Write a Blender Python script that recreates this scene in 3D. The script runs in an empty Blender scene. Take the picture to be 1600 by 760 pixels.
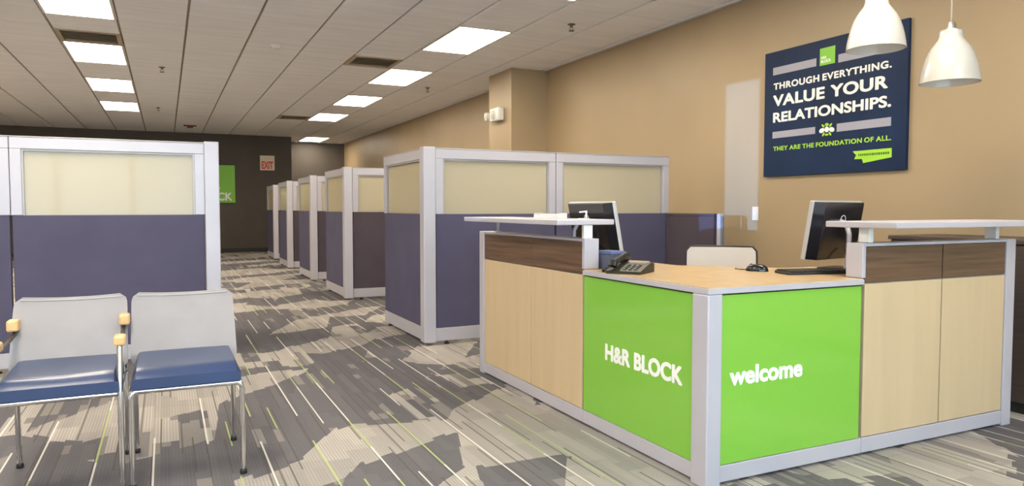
import bpy, bmesh, math, random
from mathutils import Vector, Matrix
random.seed(7)
PI = math.pi
S = bpy.context.scene
C = S.collection

# ------------------------------------------------------------ camera, world, sun, exposure
F_PX, HC = 1130.0, 1.1
PITCH = math.radians(-2.79)
YAW = math.atan(541.5 * math.cos(PITCH) / F_PX)
cd = bpy.data.cameras.new('camera')
cam = bpy.data.objects.new('camera', cd)
C.objects.link(cam)
cam.location = (0, 0, HC)
cam.rotation_euler = (PI / 2 + PITCH, 0, -YAW)
cd.sensor_fit = 'HORIZONTAL'
cd.sensor_width = 36.0
cd.lens = 36.0 * F_PX / 1600.0
cd.clip_start = 0.05
cd.clip_end = 200
S.camera = cam

w = bpy.data.worlds.new('sky')
S.world = w
w.use_nodes = True
bgn = w.node_tree.nodes['Background']
bgn.inputs['Color'].default_value = (0.70, 0.86, 1.0, 1)
bgn.inputs['Strength'].default_value = 6.3

# low sun aimed through an unseen window added to cast the pale wall patch
SUN_DIR = Vector((1.0, 0.25, -0.054)).normalized()
sd = bpy.data.lights.new('sun', 'SUN')
sd.energy = 4.4
sd.angle = math.radians(0.25)
sd.color = (1.0, 0.98, 0.95)
sun = bpy.data.objects.new('sun', sd)
C.objects.link(sun)
sun.location = (-12, 0, 6)
sun.rotation_euler = SUN_DIR.to_track_quat('-Z', 'Y').to_euler()

LIGHT_STRENGTH = 20.0
LIGHT_COLOR = (1.0, 0.88, 0.69, 1)
vs = S.view_settings
vs.view_transform = 'Standard'
vs.look = 'None'
vs.gamma = 1.0
vs.use_curve_mapping = False
vs.exposure = 0.28
S.cycles.use_denoising = True
S.cycles.max_bounces = 8
S.cycles.diffuse_bounces = 5
S.cycles.sample_clamp_indirect = 6.0
S.cycles.caustics_reflective = False
S.cycles.caustics_refractive = False

FWD = Vector((math.sin(YAW) * math.cos(PITCH), math.cos(YAW) * math.cos(PITCH), math.sin(PITCH)))
RGT = Vector((math.cos(YAW), -math.sin(YAW), 0))
UPV = RGT.cross(FWD)
def in_view(p, m=60):
    v = Vector(p) - Vector((0, 0, HC))
    z = v.dot(FWD)
    if z < 0.3: return False
    x = 800 + F_PX * v.dot(RGT) / z
    y = 380 - F_PX * v.dot(UPV) / z
    return -m < x < 1600 + m and -m < y < 760 + m

# ------------------------------------------------------------ materials
MATS = {}
def lin(c): return tuple(((v / 255) / 12.92 if v / 255 <= 0.04045 else ((v / 255 + 0.055) / 1.055) ** 2.4) for v in c)
def mat(name, col, rough=0.5, metal=0.0, spec=0.5, var=0.0, vscale=(4, 4, 4), bump=0.0, bscale=200, coat=0.0):
    if name in MATS: return MATS[name]
    m = bpy.data.materials.new(name)
    m.use_nodes = True
    nt = m.node_tree
    b = nt.nodes['Principled BSDF']
    b.inputs['Base Color'].default_value = (*col, 1)
    b.inputs['Roughness'].default_value = rough
    b.inputs['Metallic'].default_value = metal
    b.inputs['Specular IOR Level'].default_value = spec
    if coat:
        b.inputs['Coat Weight'].default_value = coat
        b.inputs['Coat Roughness'].default_value = 0.05
    geo = nt.nodes.new('ShaderNodeNewGeometry')
    if var:
        mp = nt.nodes.new('ShaderNodeMapping')
        mp.inputs['Scale'].default_value = vscale
        nz = nt.nodes.new('ShaderNodeTexNoise')
        nz.inputs['Scale'].default_value = 1.0
        nz.inputs['Detail'].default_value = 5.0
        nt.links.new(geo.outputs['Position'], mp.inputs['Vector'])
        nt.links.new(mp.outputs['Vector'], nz.inputs['Vector'])
        cr = nt.nodes.new('ShaderNodeValToRGB')
        cr.color_ramp.elements[0].position = 0.3
        cr.color_ramp.elements[1].position = 0.7
        cr.color_ramp.elements[0].color = (*[max(0, v * (1 - var)) for v in col], 1)
        cr.color_ramp.elements[1].color = (*[min(1, v * (1 + var)) for v in col], 1)
        nt.links.new(nz.outputs['Fac'], cr.inputs['Fac'])
        nt.links.new(cr.outputs['Color'], b.inputs['Base Color'])
    if bump:
        nb = nt.nodes.new('ShaderNodeTexNoise')
        nb.inputs['Scale'].default_value = bscale
        nb.inputs['Detail'].default_value = 2
        nt.links.new(geo.outputs['Position'], nb.inputs['Vector'])
        bp = nt.nodes.new('ShaderNodeBump')
        bp.inputs['Strength'].default_value = bump
        bp.inputs['Distance'].default_value = 0.002
        nt.links.new(nb.outputs['Fac'], bp.inputs['Height'])
        nt.links.new(bp.outputs['Normal'], b.inputs['Normal'])
    MATS[name] = m
    return m

def emit(name, col, strength):
    m = bpy.data.materials.new(name)
    m.use_nodes = True
    b = m.node_tree.nodes['Principled BSDF']
    b.inputs['Base Color'].default_value = (0.9, 0.9, 0.9, 1)
    b.inputs['Emission Color'].default_value = col
    b.inputs['Emission Strength'].default_value = strength
    return m

WALL = mat('tan_wall_paint', (0.37, 0.277, 0.168), 0.45, var=0.04, vscale=(1.5, 1.5, 1.5), bump=0.05)
DARKWALL = mat('charcoal_brown_paint', (0.075, 0.062, 0.052), 0.6, var=0.05, bump=0.05)
TRIMDARK = mat('dark_rubber_base', (0.02, 0.018, 0.016), 0.5)
TILE = mat('acoustic_tile', (0.89, 0.90, 0.96), 0.9, spec=0.2, var=0.05, vscale=(1.0, 9.0, 1), bump=0.3, bscale=140)
TEE = mat('tan_grid_tee', (0.30, 0.25, 0.20), 0.6)
WHITE = mat('white_enamel', (0.78, 0.77, 0.75), 0.35)
SILVER = mat('silver_grey_paint', (0.50, 0.485, 0.545), 0.38, metal=0.15, var=0.03)
SILVER_D = mat('silver_trim_edge', (0.40, 0.385, 0.40), 0.4, metal=0.2)
FABRIC = mat('slate_violet_fabric', (0.092, 0.087, 0.145), 0.9, spec=0.2, var=0.08, vscale=(3, 3, 3), bump=0.25, bscale=600)
FABRIC_B = mat('brown_plum_fabric', (0.080, 0.064, 0.082), 0.9, spec=0.2, var=0.08, vscale=(3, 3, 3), bump=0.25, bscale=600)
BLACK = mat('black_plastic', (0.012, 0.012, 0.014), 0.35)
BLACKG = mat('black_gloss_plastic', (0.010, 0.011, 0.016), 0.15)
MAPLE = mat('maple_laminate', (0.58, 0.445, 0.275), 0.28, var=0.05, vscale=(14, 14, 1.2))
MAPLE_TOP = mat('maple_worktop_laminate', (0.54, 0.385, 0.22), 0.25, var=0.06, vscale=(10, 10, 3))
WALNUT = mat('walnut_laminate', (0.125, 0.072, 0.042), 0.35, var=0.38, vscale=(2.2, 2.2, 60))
ESPRESSO = mat('espresso_laminate', (0.055, 0.040, 0.034), 0.4, var=0.25, vscale=(2.2, 2.2, 60))
GREEN = mat('lime_gloss_panel', (0.215, 0.495, 0.058), 0.10, spec=0.6)
GREEN_SIGN = mat('lime_sign', (0.20, 0.55, 0.02), 0.4)
LETTER = mat('white_vinyl_lettering', (0.88, 0.88, 0.86), 0.4)
LIMELET = mat('lime_print', (0.36, 0.68, 0.04), 0.5)
NAVY = mat('navy_poster_print', (0.006, 0.020, 0.062), 0.5, spec=0.2, var=0.3, vscale=(2, 2.2, 1.6))
GREYBAR = mat('grey_violet_print', (0.34, 0.34, 0.42), 0.5)
CHROME = mat('chrome_tube', (0.72, 0.72, 0.73), 0.14, metal=1.0)
MESHBACK = mat('light_grey_mesh_back', (0.335, 0.318, 0.33), 0.75, var=0.04, vscale=(9, 9, 9), bump=0.3, bscale=700)
NAVYSEAT = mat('navy_vinyl_seat', (0.030, 0.052, 0.13), 0.28, var=0.1, bump=0.06, bscale=150)
ARMWOOD = mat('light_wood_arm', (0.72, 0.45, 0.20), 0.35, var=0.1, vscale=(30, 4, 30))
SHADE = mat('white_enamel_shade', (0.50, 0.49, 0.465), 0.2, coat=0.3)
REDP = mat('red_exit_letter', (0.75, 0.05, 0.04), 0.5)
CREAMP = mat('cream_plastic', (0.72, 0.62, 0.50), 0.5)
CONC = mat('pavement_concrete', (0.78, 0.77, 0.76), 0.9, var=0.05, bump=0.3)
BLUEP = mat('blue_grey_label', (0.10, 0.14, 0.30), 0.5)
OLIVE = mat('olive_black_plastic', (0.016, 0.017, 0.011), 0.45)
LENS = emit('lit_diffuser', LIGHT_COLOR, LIGHT_STRENGTH)

def frosted():
    m = bpy.data.materials.new('cream_frosted_glass')
    m.use_nodes = True
    nt = m.node_tree
    b = nt.nodes['Principled BSDF']
    b.inputs['Base Color'].default_value = (0.54, 0.50, 0.40, 1)
    b.inputs['Roughness'].default_value = 0.06
    b.inputs['Specular IOR Level'].default_value = 0.6
    tr = nt.nodes.new('ShaderNodeBsdfTranslucent')
    tr.inputs['Color'].default_value = (0.92, 0.86, 0.66, 1)
    mx = nt.nodes.new('ShaderNodeMixShader')
    mx.inputs['Fac'].default_value = 0.35
    nt.links.new(b.outputs['BSDF'], mx.inputs[1])
    nt.links.new(tr.outputs['BSDF'], mx.inputs[2])
    nt.links.new(mx.outputs['Shader'], nt.nodes['Material Output'].inputs['Surface'])
    return m
FROST = frosted()

def clear_glass(name, tint):
    m = bpy.data.materials.new(name)
    m.use_nodes = True
    nt = m.node_tree
    t = nt.nodes.new('ShaderNodeBsdfTransparent')
    t.inputs['Color'].default_value = (*tint, 1)
    g = nt.nodes.new('ShaderNodeBsdfGlossy')
    g.inputs['Roughness'].default_value = 0.02
    mx = nt.nodes.new('ShaderNodeMixShader')
    mx.inputs['Fac'].default_value = 0.06
    nt.links.new(t.outputs[0], mx.inputs[1])
    nt.links.new(g.outputs[0], mx.inputs[2])
    nt.links.new(mx.outputs[0], nt.nodes['Material Output'].inputs['Surface'])
    return m
GLASS = clear_glass('clear_window_glass', (0.93, 0.96, 0.95))
SUN_TINT_GLASS = clear_glass('sun_patch_tint_glass', (0.36, 0.60, 0.95))  # blue tint added to cool the sun patch on the right wall

def carpet():
    m = bpy.data.materials.new('striped_carpet')
    m.use_nodes = True
    nt = m.node_tree
    N, L = nt.nodes, nt.links
    b = N['Principled BSDF']
    b.inputs['Roughness'].default_value = 0.95
    b.inputs['Specular IOR Level'].default_value = 0.15
    geo = N.new('ShaderNodeNewGeometry')
    sep = N.new('ShaderNodeSeparateXYZ')
    L.new(geo.outputs['Position'], sep.inputs[0])
    X, Y = sep.outputs[0], sep.outputs[1]
    def M(op, a, b_=None, c=None):
        n = N.new('ShaderNodeMath')
        n.operation = op
        for i, v in enumerate((a, b_, c)):
            if v is None: continue
            if isinstance(v, (int, float)): n.inputs[i].default_value = v
            else: L.new(v, n.inputs[i])
        return n.outputs[0]
    def comb(x, y):
        n = N.new('ShaderNodeCombineXYZ')
        for i, v in enumerate((x, y)):
            if isinstance(v, (int, float)): n.inputs[i].default_value = v
            else: L.new(v, n.inputs[i])
        return n.outputs[0]
    def wn(v):
        n = N.new('ShaderNodeTexWhiteNoise')
        n.noise_dimensions = '2D'
        L.new(v, n.inputs['Vector'])
        return n.outputs['Value']
    def mixc(f, a, c):
        n = N.new('ShaderNodeMix')
        n.data_type = 'RGBA'
        L.new(f, n.inputs[0]) if not isinstance(f, float) else setattr(n.inputs[0], 'default_value', f)
        for i, v in ((6, a), (7, c)):
            if isinstance(v, tuple): n.inputs[i].default_value = (*v, 1)
            else: L.new(v, n.inputs[i])
        return n.outputs[2]
    # big polygonal light and dark areas, stepped a little at every woven stripe
    ci = M('FLOOR', M('DIVIDE', X, 0.075))
    jit = M('MULTIPLY', M('SUBTRACT', wn(comb(ci, 3.7)), 0.5), 0.07)
    y2 = M('ADD', Y, jit)
    da, db = M('ADD', X, y2), M('SUBTRACT', y2, X)
    vor = N.new('ShaderNodeTexVoronoi')
    vor.voronoi_dimensions = '2D'
    vor.inputs['Scale'].default_value = 1.0
    L.new(comb(M('MULTIPLY_ADD', da, 1.02, 26.444), M('MULTIPLY_ADD', db, 1.85, 2.52)), vor.inputs['Vector'])
    vs_ = N.new('ShaderNodeSeparateColor')
    L.new(vor.outputs['Color'], vs_.inputs[0])
    v = vs_.outputs[0]
    # woven bars of random tone, long in Y
    bi = M('FLOOR', M('DIVIDE', X, 0.045))
    bo = M('MULTIPLY', wn(comb(bi, 9.1)), 0.5)
    bj = M('FLOOR', M('DIVIDE', M('ADD', Y, bo), 0.5))
    bar = wn(comb(bi, bj))
    tone = M('ADD', v, M('MULTIPLY', M('SUBTRACT', bar, 0.5), 0.16))
    pk = M('FLOOR', M('DIVIDE', M('SUBTRACT', X, 0.148), 0.1125))
    pj = M('FLOOR', M('DIVIDE', M('ADD', Y, M('MULTIPLY', wn(comb(pk, 21.7)), 0.45)), 0.45))
    piece = wn(comb(M('ADD', pk, 77.0), pj))
    tone = M('ADD', tone, M('MULTIPLY', M('SUBTRACT', piece, 0.5), 0.27))
    light = M('GREATER_THAN', tone, 0.53)
    mid = M('MULTIPLY', M('GREATER_THAN', tone, 0.47), M('LESS_THAN', tone, 0.535))
    DARK, DARK2 = (0.115, 0.111, 0.126), (0.142, 0.137, 0.149)
    LITE, LITE2, MIDC = (0.48, 0.448, 0.42), (0.30, 0.28, 0.268), (0.23, 0.215, 0.21)
    cd_ = mixc(bar, DARK, DARK2)
    cl_ = mixc(M('MULTIPLY_ADD', piece, 0.65, M('MULTIPLY', bar, 0.35)), LITE2, LITE)
    # fine corduroy ribs along Y
    rib = M('GREATER_THAN', M('FRACT', M('DIVIDE', X, 0.0135)), 0.55)
    cl_ = mixc(M('MULTIPLY', rib, 0.5), cl_, (0.26, 0.24, 0.225))
    cd_ = mixc(M('MULTIPLY', rib, 0.3), cd_, (0.165, 0.158, 0.165))
    col = mixc(light, cd_, cl_)
    col = mixc(mid, col, MIDC)
    # a dark thread here and there
    dth = M('MULTIPLY', M('LESS_THAN', M('FRACT', M('DIVIDE', X, 0.045)), 0.16), M('GREATER_THAN', wn(comb(bi, M('ADD', bj, 40.0))), 0.72))
    col = mixc(M('MULTIPLY', dth, 0.75), col, (0.10, 0.09, 0.085))
    # white and lime accent threads
    def accent(period, phase, width, seg, pw, pg, seed):
        q = M('DIVIDE', M('SUBTRACT', X, phase), period)
        k = M('FLOOR', q)
        ln = M('LESS_THAN', M('FRACT', q), width / period)
        j = M('FLOOR', M('DIVIDE', M('ADD', Y, M('MULTIPLY', wn(comb(k, seed)), seg)), seg))
        r = wn(comb(M('ADD', k, seed), j))
        wmask = M('MULTIPLY', ln, M('LESS_THAN', r, pw))
        gmask = M('MULTIPLY', ln, M('MULTIPLY', M('GREATER_THAN', r, pw), M('LESS_THAN', r, pw + pg)))
        return wmask, gmask
    w1, g1 = accent(0.225, 0.152, 0.0080, 0.45, 0.40, 0.30, 11.3)
    w2, g2 = accent(0.225, 0.252, 0.007, 0.42, 0.20, 0.10, 5.9)
    for wm, gm in ((w1, g1), (w2, g2)):
        col = mixc(M('MULTIPLY', wm, 0.85), col, (0.72, 0.69, 0.65))
        col = mixc(M('MULTIPLY', gm, 0.85), col, (0.42, 0.50, 0.20))
    # pile
    nz = N.new('ShaderNodeTexNoise')
    nz.inputs['Scale'].default_value = 260
    nz.inputs['Detail'].default_value = 3
    L.new(geo.outputs['Position'], nz.inputs['Vector'])
    hs = N.new('ShaderNodeHueSaturation')
    L.new(M('ADD', 0.72, M('MULTIPLY', nz.outputs['Fac'], 0.56)), hs.inputs['Value'])
    L.new(col, hs.inputs['Color'])
    L.new(hs.outputs[0], b.inputs['Base Color'])
    bp = N.new('ShaderNodeBump')
    bp.inputs['Strength'].default_value = 0.5
    bp.inputs['Distance'].default_value = 0.003
    L.new(nz.outputs['Fac'], bp.inputs['Height'])
    L.new(bp.outputs['Normal'], b.inputs['Normal'])
    return m
CARPET = carpet()

# ------------------------------------------------------------ mesh builder
class MB:
    def __init__(self, off=(0, 0, 0)):
        self.v, self.f, self.off = [], [], Vector(off)
    def add(self, vs, fs):
        n = len(self.v)
        self.v += [Vector(p) - self.off for p in vs]
        self.f += [tuple(i + n for i in f) for f in fs]
        return self
    def box(self, x0, x1, y0, y1, z0, z1):
        return self.add([(x0, y0, z0), (x1, y0, z0), (x1, y1, z0), (x0, y1, z0), (x0, y0, z1), (x1, y0, z1), (x1, y1, z1), (x0, y1, z1)],
                        [(0, 3, 2, 1), (4, 5, 6, 7), (0, 1, 5, 4), (1, 2, 6, 5), (2, 3, 7, 6), (3, 0, 4, 7)])
    def cbox(self, x0, x1, y0, y1, z0, z1, c):
        """box with chamfered edges"""
        bm = bmesh.new()
        vs = [bm.verts.new(p) for p in [(x0, y0, z0), (x1, y0, z0), (x1, y1, z0), (x0, y1, z0), (x0, y0, z1), (x1, y0, z1), (x1, y1, z1), (x0, y1, z1)]]
        for f in [(0, 3, 2, 1), (4, 5, 6, 7), (0, 1, 5, 4), (1, 2, 6, 5), (2, 3, 7, 6), (3, 0, 4, 7)]: bm.faces.new([vs[i] for i in f])
        bmesh.ops.bevel(bm, geom=bm.edges[:], offset=c, segments=2, profile=0.5, affect='EDGES')
        bm.verts.index_update()
        self.add([v.co.copy() for v in bm.verts], [tuple(v.index for v in f.verts) for f in bm.faces])
        bm.free()
        return self
    def prism(self, poly, z0, z1, axis='z'):
        """polygon extruded along an axis; poly in (x,y), (y,z) for axis x or (x,z) for axis y"""
        n = len(poly)
        def P(p, t):
            return (p[0], p[1], t) if axis == 'z' else ((t, p[0], p[1]) if axis == 'x' else (p[0], t, p[1]))
        vs = [P(p, z0) for p in poly] + [P(p, z1) for p in poly]
        fs = [tuple(range(n))[::-1], tuple(range(n, 2 * n))] + [(i, (i + 1) % n, n + (i + 1) % n, n + i) for i in range(n)]
        return self.add(vs, fs)
    def tube(self, pts, r, seg=10, caps=True):
        pts = [Vector(p) for p in pts]
        n = len(pts)
        rs = r if isinstance(r, (list, tuple)) else [r] * n
        rings, up = [], None
        for i, p in enumerate(pts):
            t = (pts[min(i + 1, n - 1)] - pts[max(i - 1, 0)]).normalized()
            if up is None:
                up = Vector((0, 0, 1)) if abs(t.z) < 0.9 else Vector((1, 0, 0))
            a = t.cross(up)
            if a.length < 1e-4: a = t.cross(Vector((0, 1, 0)))
            a.normalize()
            bb = a.cross(t).normalized()
            up = bb
            rings.append([p + a * rs[i] * math.cos(2 * PI * k / seg) + bb * rs[i] * math.sin(2 * PI * k / seg) for k in range(seg)])
        vs = [q for rg in rings for q in rg]
        fs = []
        for i in range(n - 1):
            for k in range(seg):
                fs.append((i * seg + k, i * seg + (k + 1) % seg, (i + 1) * seg + (k + 1) % seg, (i + 1) * seg + k))
        if caps:
            fs.append(tuple(range(seg))[::-1])
            fs.append(tuple((n - 1) * seg + k for k in range(seg)))
        return self.add(vs, fs)
    def lathe(self, prof, cx=0, cy=0, seg=32, closed=False):
        vs, fs = [], []
        n = len(prof)
        for r, z in prof:
            for k in range(seg):
                a = 2 * PI * k / seg
                vs.append((cx + r * math.cos(a), cy + r * math.sin(a), z))
        for i in range(n - 1 if not closed else n):
            j = (i + 1) % n
            for k in range(seg):
                fs.append((i * seg + k, i * seg + (k + 1) % seg, j * seg + (k + 1) % seg, j * seg + k))
        if not closed:
            fs.append(tuple(range(seg))[::-1])
            fs.append(tuple((n - 1) * seg + k for k in range(seg)))
        return self.add(vs, fs)
    def grid(self, fn, nu, nv, thick):
        """closed sheet: fn(u,v)->point, given a thickness vector function"""
        vs = [fn(i / nu, j / nv) for j in range(nv + 1) for i in range(nu + 1)]
        n = len(vs)
        vs2 = [Vector(p) + Vector(thick) for p in vs]
        fs = []
        W = nu + 1
        for j in range(nv):
            for i in range(nu):
                a = j * W + i
                fs.append((a, a + 1, a + W + 1, a + W))
                fs.append((n + a, n + a + W, n + a + W + 1, n + a + 1))
        def edge(a, b): fs.append((b, a, n + a, n + b))
        for i in range(nu):
            edge(i, i + 1)
            edge(nv * W + i + 1, nv * W + i)
        for j in range(nv):
            edge((j + 1) * W, j * W)
            edge(j * W + nu, (j + 1) * W + nu)
        return self.add(list(vs) + vs2, fs)
    def mesh(self, name, m, smooth=False):
        me = bpy.data.meshes.new(name)
        me.from_pydata([tuple(p) for p in self.v], [], self.f)
        me.materials.append(m)
        bm = bmesh.new()
        bm.from_mesh(me)
        bmesh.ops.recalc_face_normals(bm, faces=bm.faces[:])
        bm.to_mesh(me)
        bm.free()
        if smooth:
            for p in me.polygons: p.use_smooth = True
            me.set_sharp_from_angle(angle=math.radians(40))
        me.update()
        return me

def link(name, me, parent=None, loc=None):
    o = bpy.data.objects.new(name, me)
    C.objects.link(o)
    if parent: o.parent = parent
    if loc is not None: o.location = loc
    return o
def part(parent, name, mb, m, smooth=False, label=None):
    o = link(name, mb.mesh(name, m, smooth), parent)
    if label: o['label'] = label
    return o
def thing(name, label, cat, loc, rotz=0, group=None):
    o = bpy.data.objects.new(name, None)
    o.empty_display_size = 0.1
    C.objects.link(o)
    o.location = loc
    o.rotation_euler = (0, 0, rotz)
    o['label'], o['category'] = label, cat
    if group: o['group'] = group
    return o
def tag(o, label, cat, group=None):
    o['label'], o['category'] = label, cat
    if group: o['group'] = group
    return o
def struct(name, mb, m, label=None):
    o = link(name, mb.mesh(name, m))
    o['kind'] = 'structure'
    if label: o['label'] = label
    return o

def text_mesh(name, body, m, bold=0.02, extrude=0.004, spacing=1.0):
    cu = bpy.data.curves.new(name, 'FONT')
    cu.body = body
    cu.size = 1.0
    cu.offset = bold
    cu.extrude = extrude
    cu.space_character = spacing
    o = bpy.data.objects.new(name + '_tmp', cu)
    C.objects.link(o)
    dg = bpy.context.evaluated_depsgraph_get()
    me = bpy.data.meshes.new_from_object(o.evaluated_get(dg))
    bpy.data.objects.remove(o)
    bpy.data.curves.remove(cu)
    me.name = name
    me.materials.clear()
    me.materials.append(m)
    return me
def put_text(name, body, m, parent, org, udir, vdir, u0, u1, v0, v1, bold=0.02, depth=0.002, spacing=1.0):
    """lettering that fills u0..u1, v0..v1 on the plane org + u*udir + v*vdir (points relative to the parent's origin);
    every word is a part of its own, heavy strokes come from overlaid copies of the outline"""
    U, V = Vector(udir), Vector(vdir)
    Nn = U.cross(V).normalized()
    words, x = [], 0.0
    for wd in body.split():
        me = text_mesh(name, wd, m, 0.006, 0.5, spacing)
        co = [v.co.copy() for v in me.vertices]
        ax, bx = min(c.x for c in co), max(c.x for c in co)
        words.append((me, ax, x))
        x += bx - ax + 0.30 * spacing + 2 * bold
    tot = x - 0.30 * spacing - 2 * bold
    ays = [v.co.y for me, _, _ in words for v in me.vertices]
    ay, by = min(ays) - bold, max(ays) + bold
    tot2 = tot + 2 * bold
    out = None
    for me, ax, x0 in words:
        bm = bmesh.new()
        bm.from_mesh(me)
        base = bm.verts[:] + bm.edges[:] + bm.faces[:]
        sh = [(bold, 0), (-bold, 0), (0, bold), (0, -bold), (bold * .7, bold * .7), (-bold * .7, bold * .7), (bold * .7, -bold * .7), (-bold * .7, -bold * .7)] if bold > 0 else []
        for q, (dx, dy) in enumerate(sh):
            d = bmesh.ops.duplicate(bm, geom=base)
            for g in d['geom']:
                if isinstance(g, bmesh.types.BMVert): g.co += Vector((dx, dy, (q + 1) * 0.04 if g.co.z > 0 else 0))
        for v in bm.verts:
            u = u0 + (v.co.x - ax + x0 + bold) / tot2 * (u1 - u0)
            t = v0 + (v.co.y - ay) / (by - ay) * (v1 - v0)
            v.co = Vector(org) + U * u + V * t + Nn * (depth * (v.co.z + 0.5) if v.co.z > 0 else 0.0)
        bm.to_mesh(me)
        bm.free()
        me.update()
        out = link(name, me, parent)
    return out

# ------------------------------------------------------------ the setting
CEIL, XR, XL, YB, YB2, YF = 2.9, 4.57, -4.6, 19.1, 20.5, -2.4
XREC = 2.92
floor = struct('floor', MB().box(XL - 0.15, XR + 0.15, YF - 0.15, YB2 + 0.15, -0.12, -0.005), mat('sub_floor', (0.1, 0.1, 0.1), 0.9), 'grey and tan striped plank carpet with white and lime threads')
# carpet planks
PW, PL, PX0 = 0.225, 0.9, 0.148
plank_me = MB().cbox(0.0006, PW - 0.0006, 0.0006, PL - 0.0006, -0.006, 0.0, 0.0007).mesh('plank', CARPET)
cells = []
k = math.floor((XL - PX0) / PW) + 1
while PX0 + k * PW < XR - 0.1:
    x = PX0 + k * PW
    y = YF + 0.02 - (0.45 if k % 2 else 0.0)
    while y < YB2:
        yt = min(y + PL, YB2)
        cells.append((x, y))
        y += PL
    k += 1
def shown(c):
    x, y = c[0] + PW / 2, c[1] + PL / 2
    if not (in_view((x, y - 0.4, 0), 20) or in_view((x, y + 0.4, 0), 20)): return False
    if y > 5.8 and x < 0.5: return False
    if x > 2.6 and y > 2.3: return False
    if x > 2.1 and 2.3 < y < 5.2: return False
    if x > 2.1 and y > 5.4 and x < 5: return False
    return y < YB
vis = sorted([c for c in cells if shown(c)], key=lambda c: (c[0] ** 2 + c[1] ** 2))[:300]
vset = set(vis)
for c in vis:
    link('plank', plank_me, floor, (c[0], c[1], 0))
rest = MB()
for c in cells:
    if c in vset: continue
    rest.box(c[0] + 0.0006, c[0] + PW - 0.0006, max(c[1] + 0.0006, YF), min(c[1] + PL - 0.0006, YB2), -0.006, 0)
o = part(floor, 'distant_planks', rest, CARPET)
o['kind'] = 'stuff'

# ceiling: tees, tiles, lights, vents
ceiling = struct('ceiling', MB().box(XL - 0.15, XR + 0.15, YF - 0.15, YB2 + 0.15, CEIL + 0.016, CEIL + 0.10), TEE, 'white acoustic tile ceiling with long tan joints')
GX, GP, GY, GL = 0.2286, 0.607, 6.77, 1.22
RIGHTCOL, LEFTCOL = 4, -2          # column k spans GX+k*GP .. GX+(k+1)*GP
light_rows = [-6, -4, -2, 0, 2, 4, 6, 8]  # overhead rows nearer than the view are added to light the near end
lights, vents, halves = set(), {}, {}
for r in light_rows:
    lights.add((RIGHTCOL, r)); lights.add((LEFTCOL, r)); lights.add((-7, r))  # the outer left column is unseen, added to give the room more light
lights.discard((RIGHTCOL, 10)); lights.discard((LEFTCOL, 10))
lights.add((5, 10))
vents[(3, 1)] = 'dark louvred ceiling vent between two lit panels nearest the pendant lamps'
vents[(LEFTCOL, 1)] = 'louvred ceiling vent in the left row of lit panels'
vents[(3, 6)] = 'small distant louvred ceiling vent near the far lit panels'
tile_me = MB().cbox(0.011, GP - 0.011, 0.001, GL - 0.001, 0, 0.017, 0.003).mesh('ceiling_tile', TILE)
half_me = MB().cbox(0.011, GP - 0.011, 0.001, GL / 2 - 0.001, 0, 0.017, 0.003).mesh('ceiling_tile_half', TILE)
border_me = MB().cbox(0.011, XR - (GX + 7 * GP) - 0.002, 0.001, GL - 0.001, 0, 0.017, 0.003).mesh('border_tile', TILE)
far_tiles = MB()
ntile = 0
for kx in range(-8, 8):
    x0 = GX + kx * GP
    for r in range(-8, 12):
        y0 = GY + r * GL
        if y0 + GL < YF + 0.05 or y0 > YB2 - 0.3: continue
        if (kx, r) in lights: continue
        ym = min(y0 + GL, YB2 - 0.001)
        clipped = y0 < YF or y0 + GL > YB2 or x0 < XL
        vis_t = any(in_view((x0 + a * GP, y0 + b * GL, CEIL), 10) for a in (0, .5, 1) for b in (0, .5, 1)) and not clipped and ntile < 290
        if kx == 7:
            if vis_t: link('border_tile', border_me, ceiling, (x0, y0, CEIL)); ntile += 1
            else: far_tiles.box(x0 + .011, XR, max(y0, YF) + .001, ym, CEIL, CEIL + .017)
        elif (kx, r) in vents:
            link('ceiling_tile', half_me, ceiling, (x0, y0, CEIL))
        elif vis_t:
            link('ceiling_tile', tile_me, ceiling, (x0, y0, CEIL)); ntile += 1
        else:
            far_tiles.box(max(x0, XL) + .011, x0 + GP - .011, max(y0, YF) + .001, ym - .001, CEIL, CEIL + .017)
o = part(ceiling, 'outer_tiles', far_tiles, TILE)
o['kind'] = 'stuff'
# wall angle along the right wall
part(ceiling, 'wall_angle', MB().box(XR - 0.03, XR, YF, 8.48, CEIL - 0.004, CEIL + 0.02), mat('pale_wall_angle', (0.55, 0.53, 0.50), 0.5))

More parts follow.
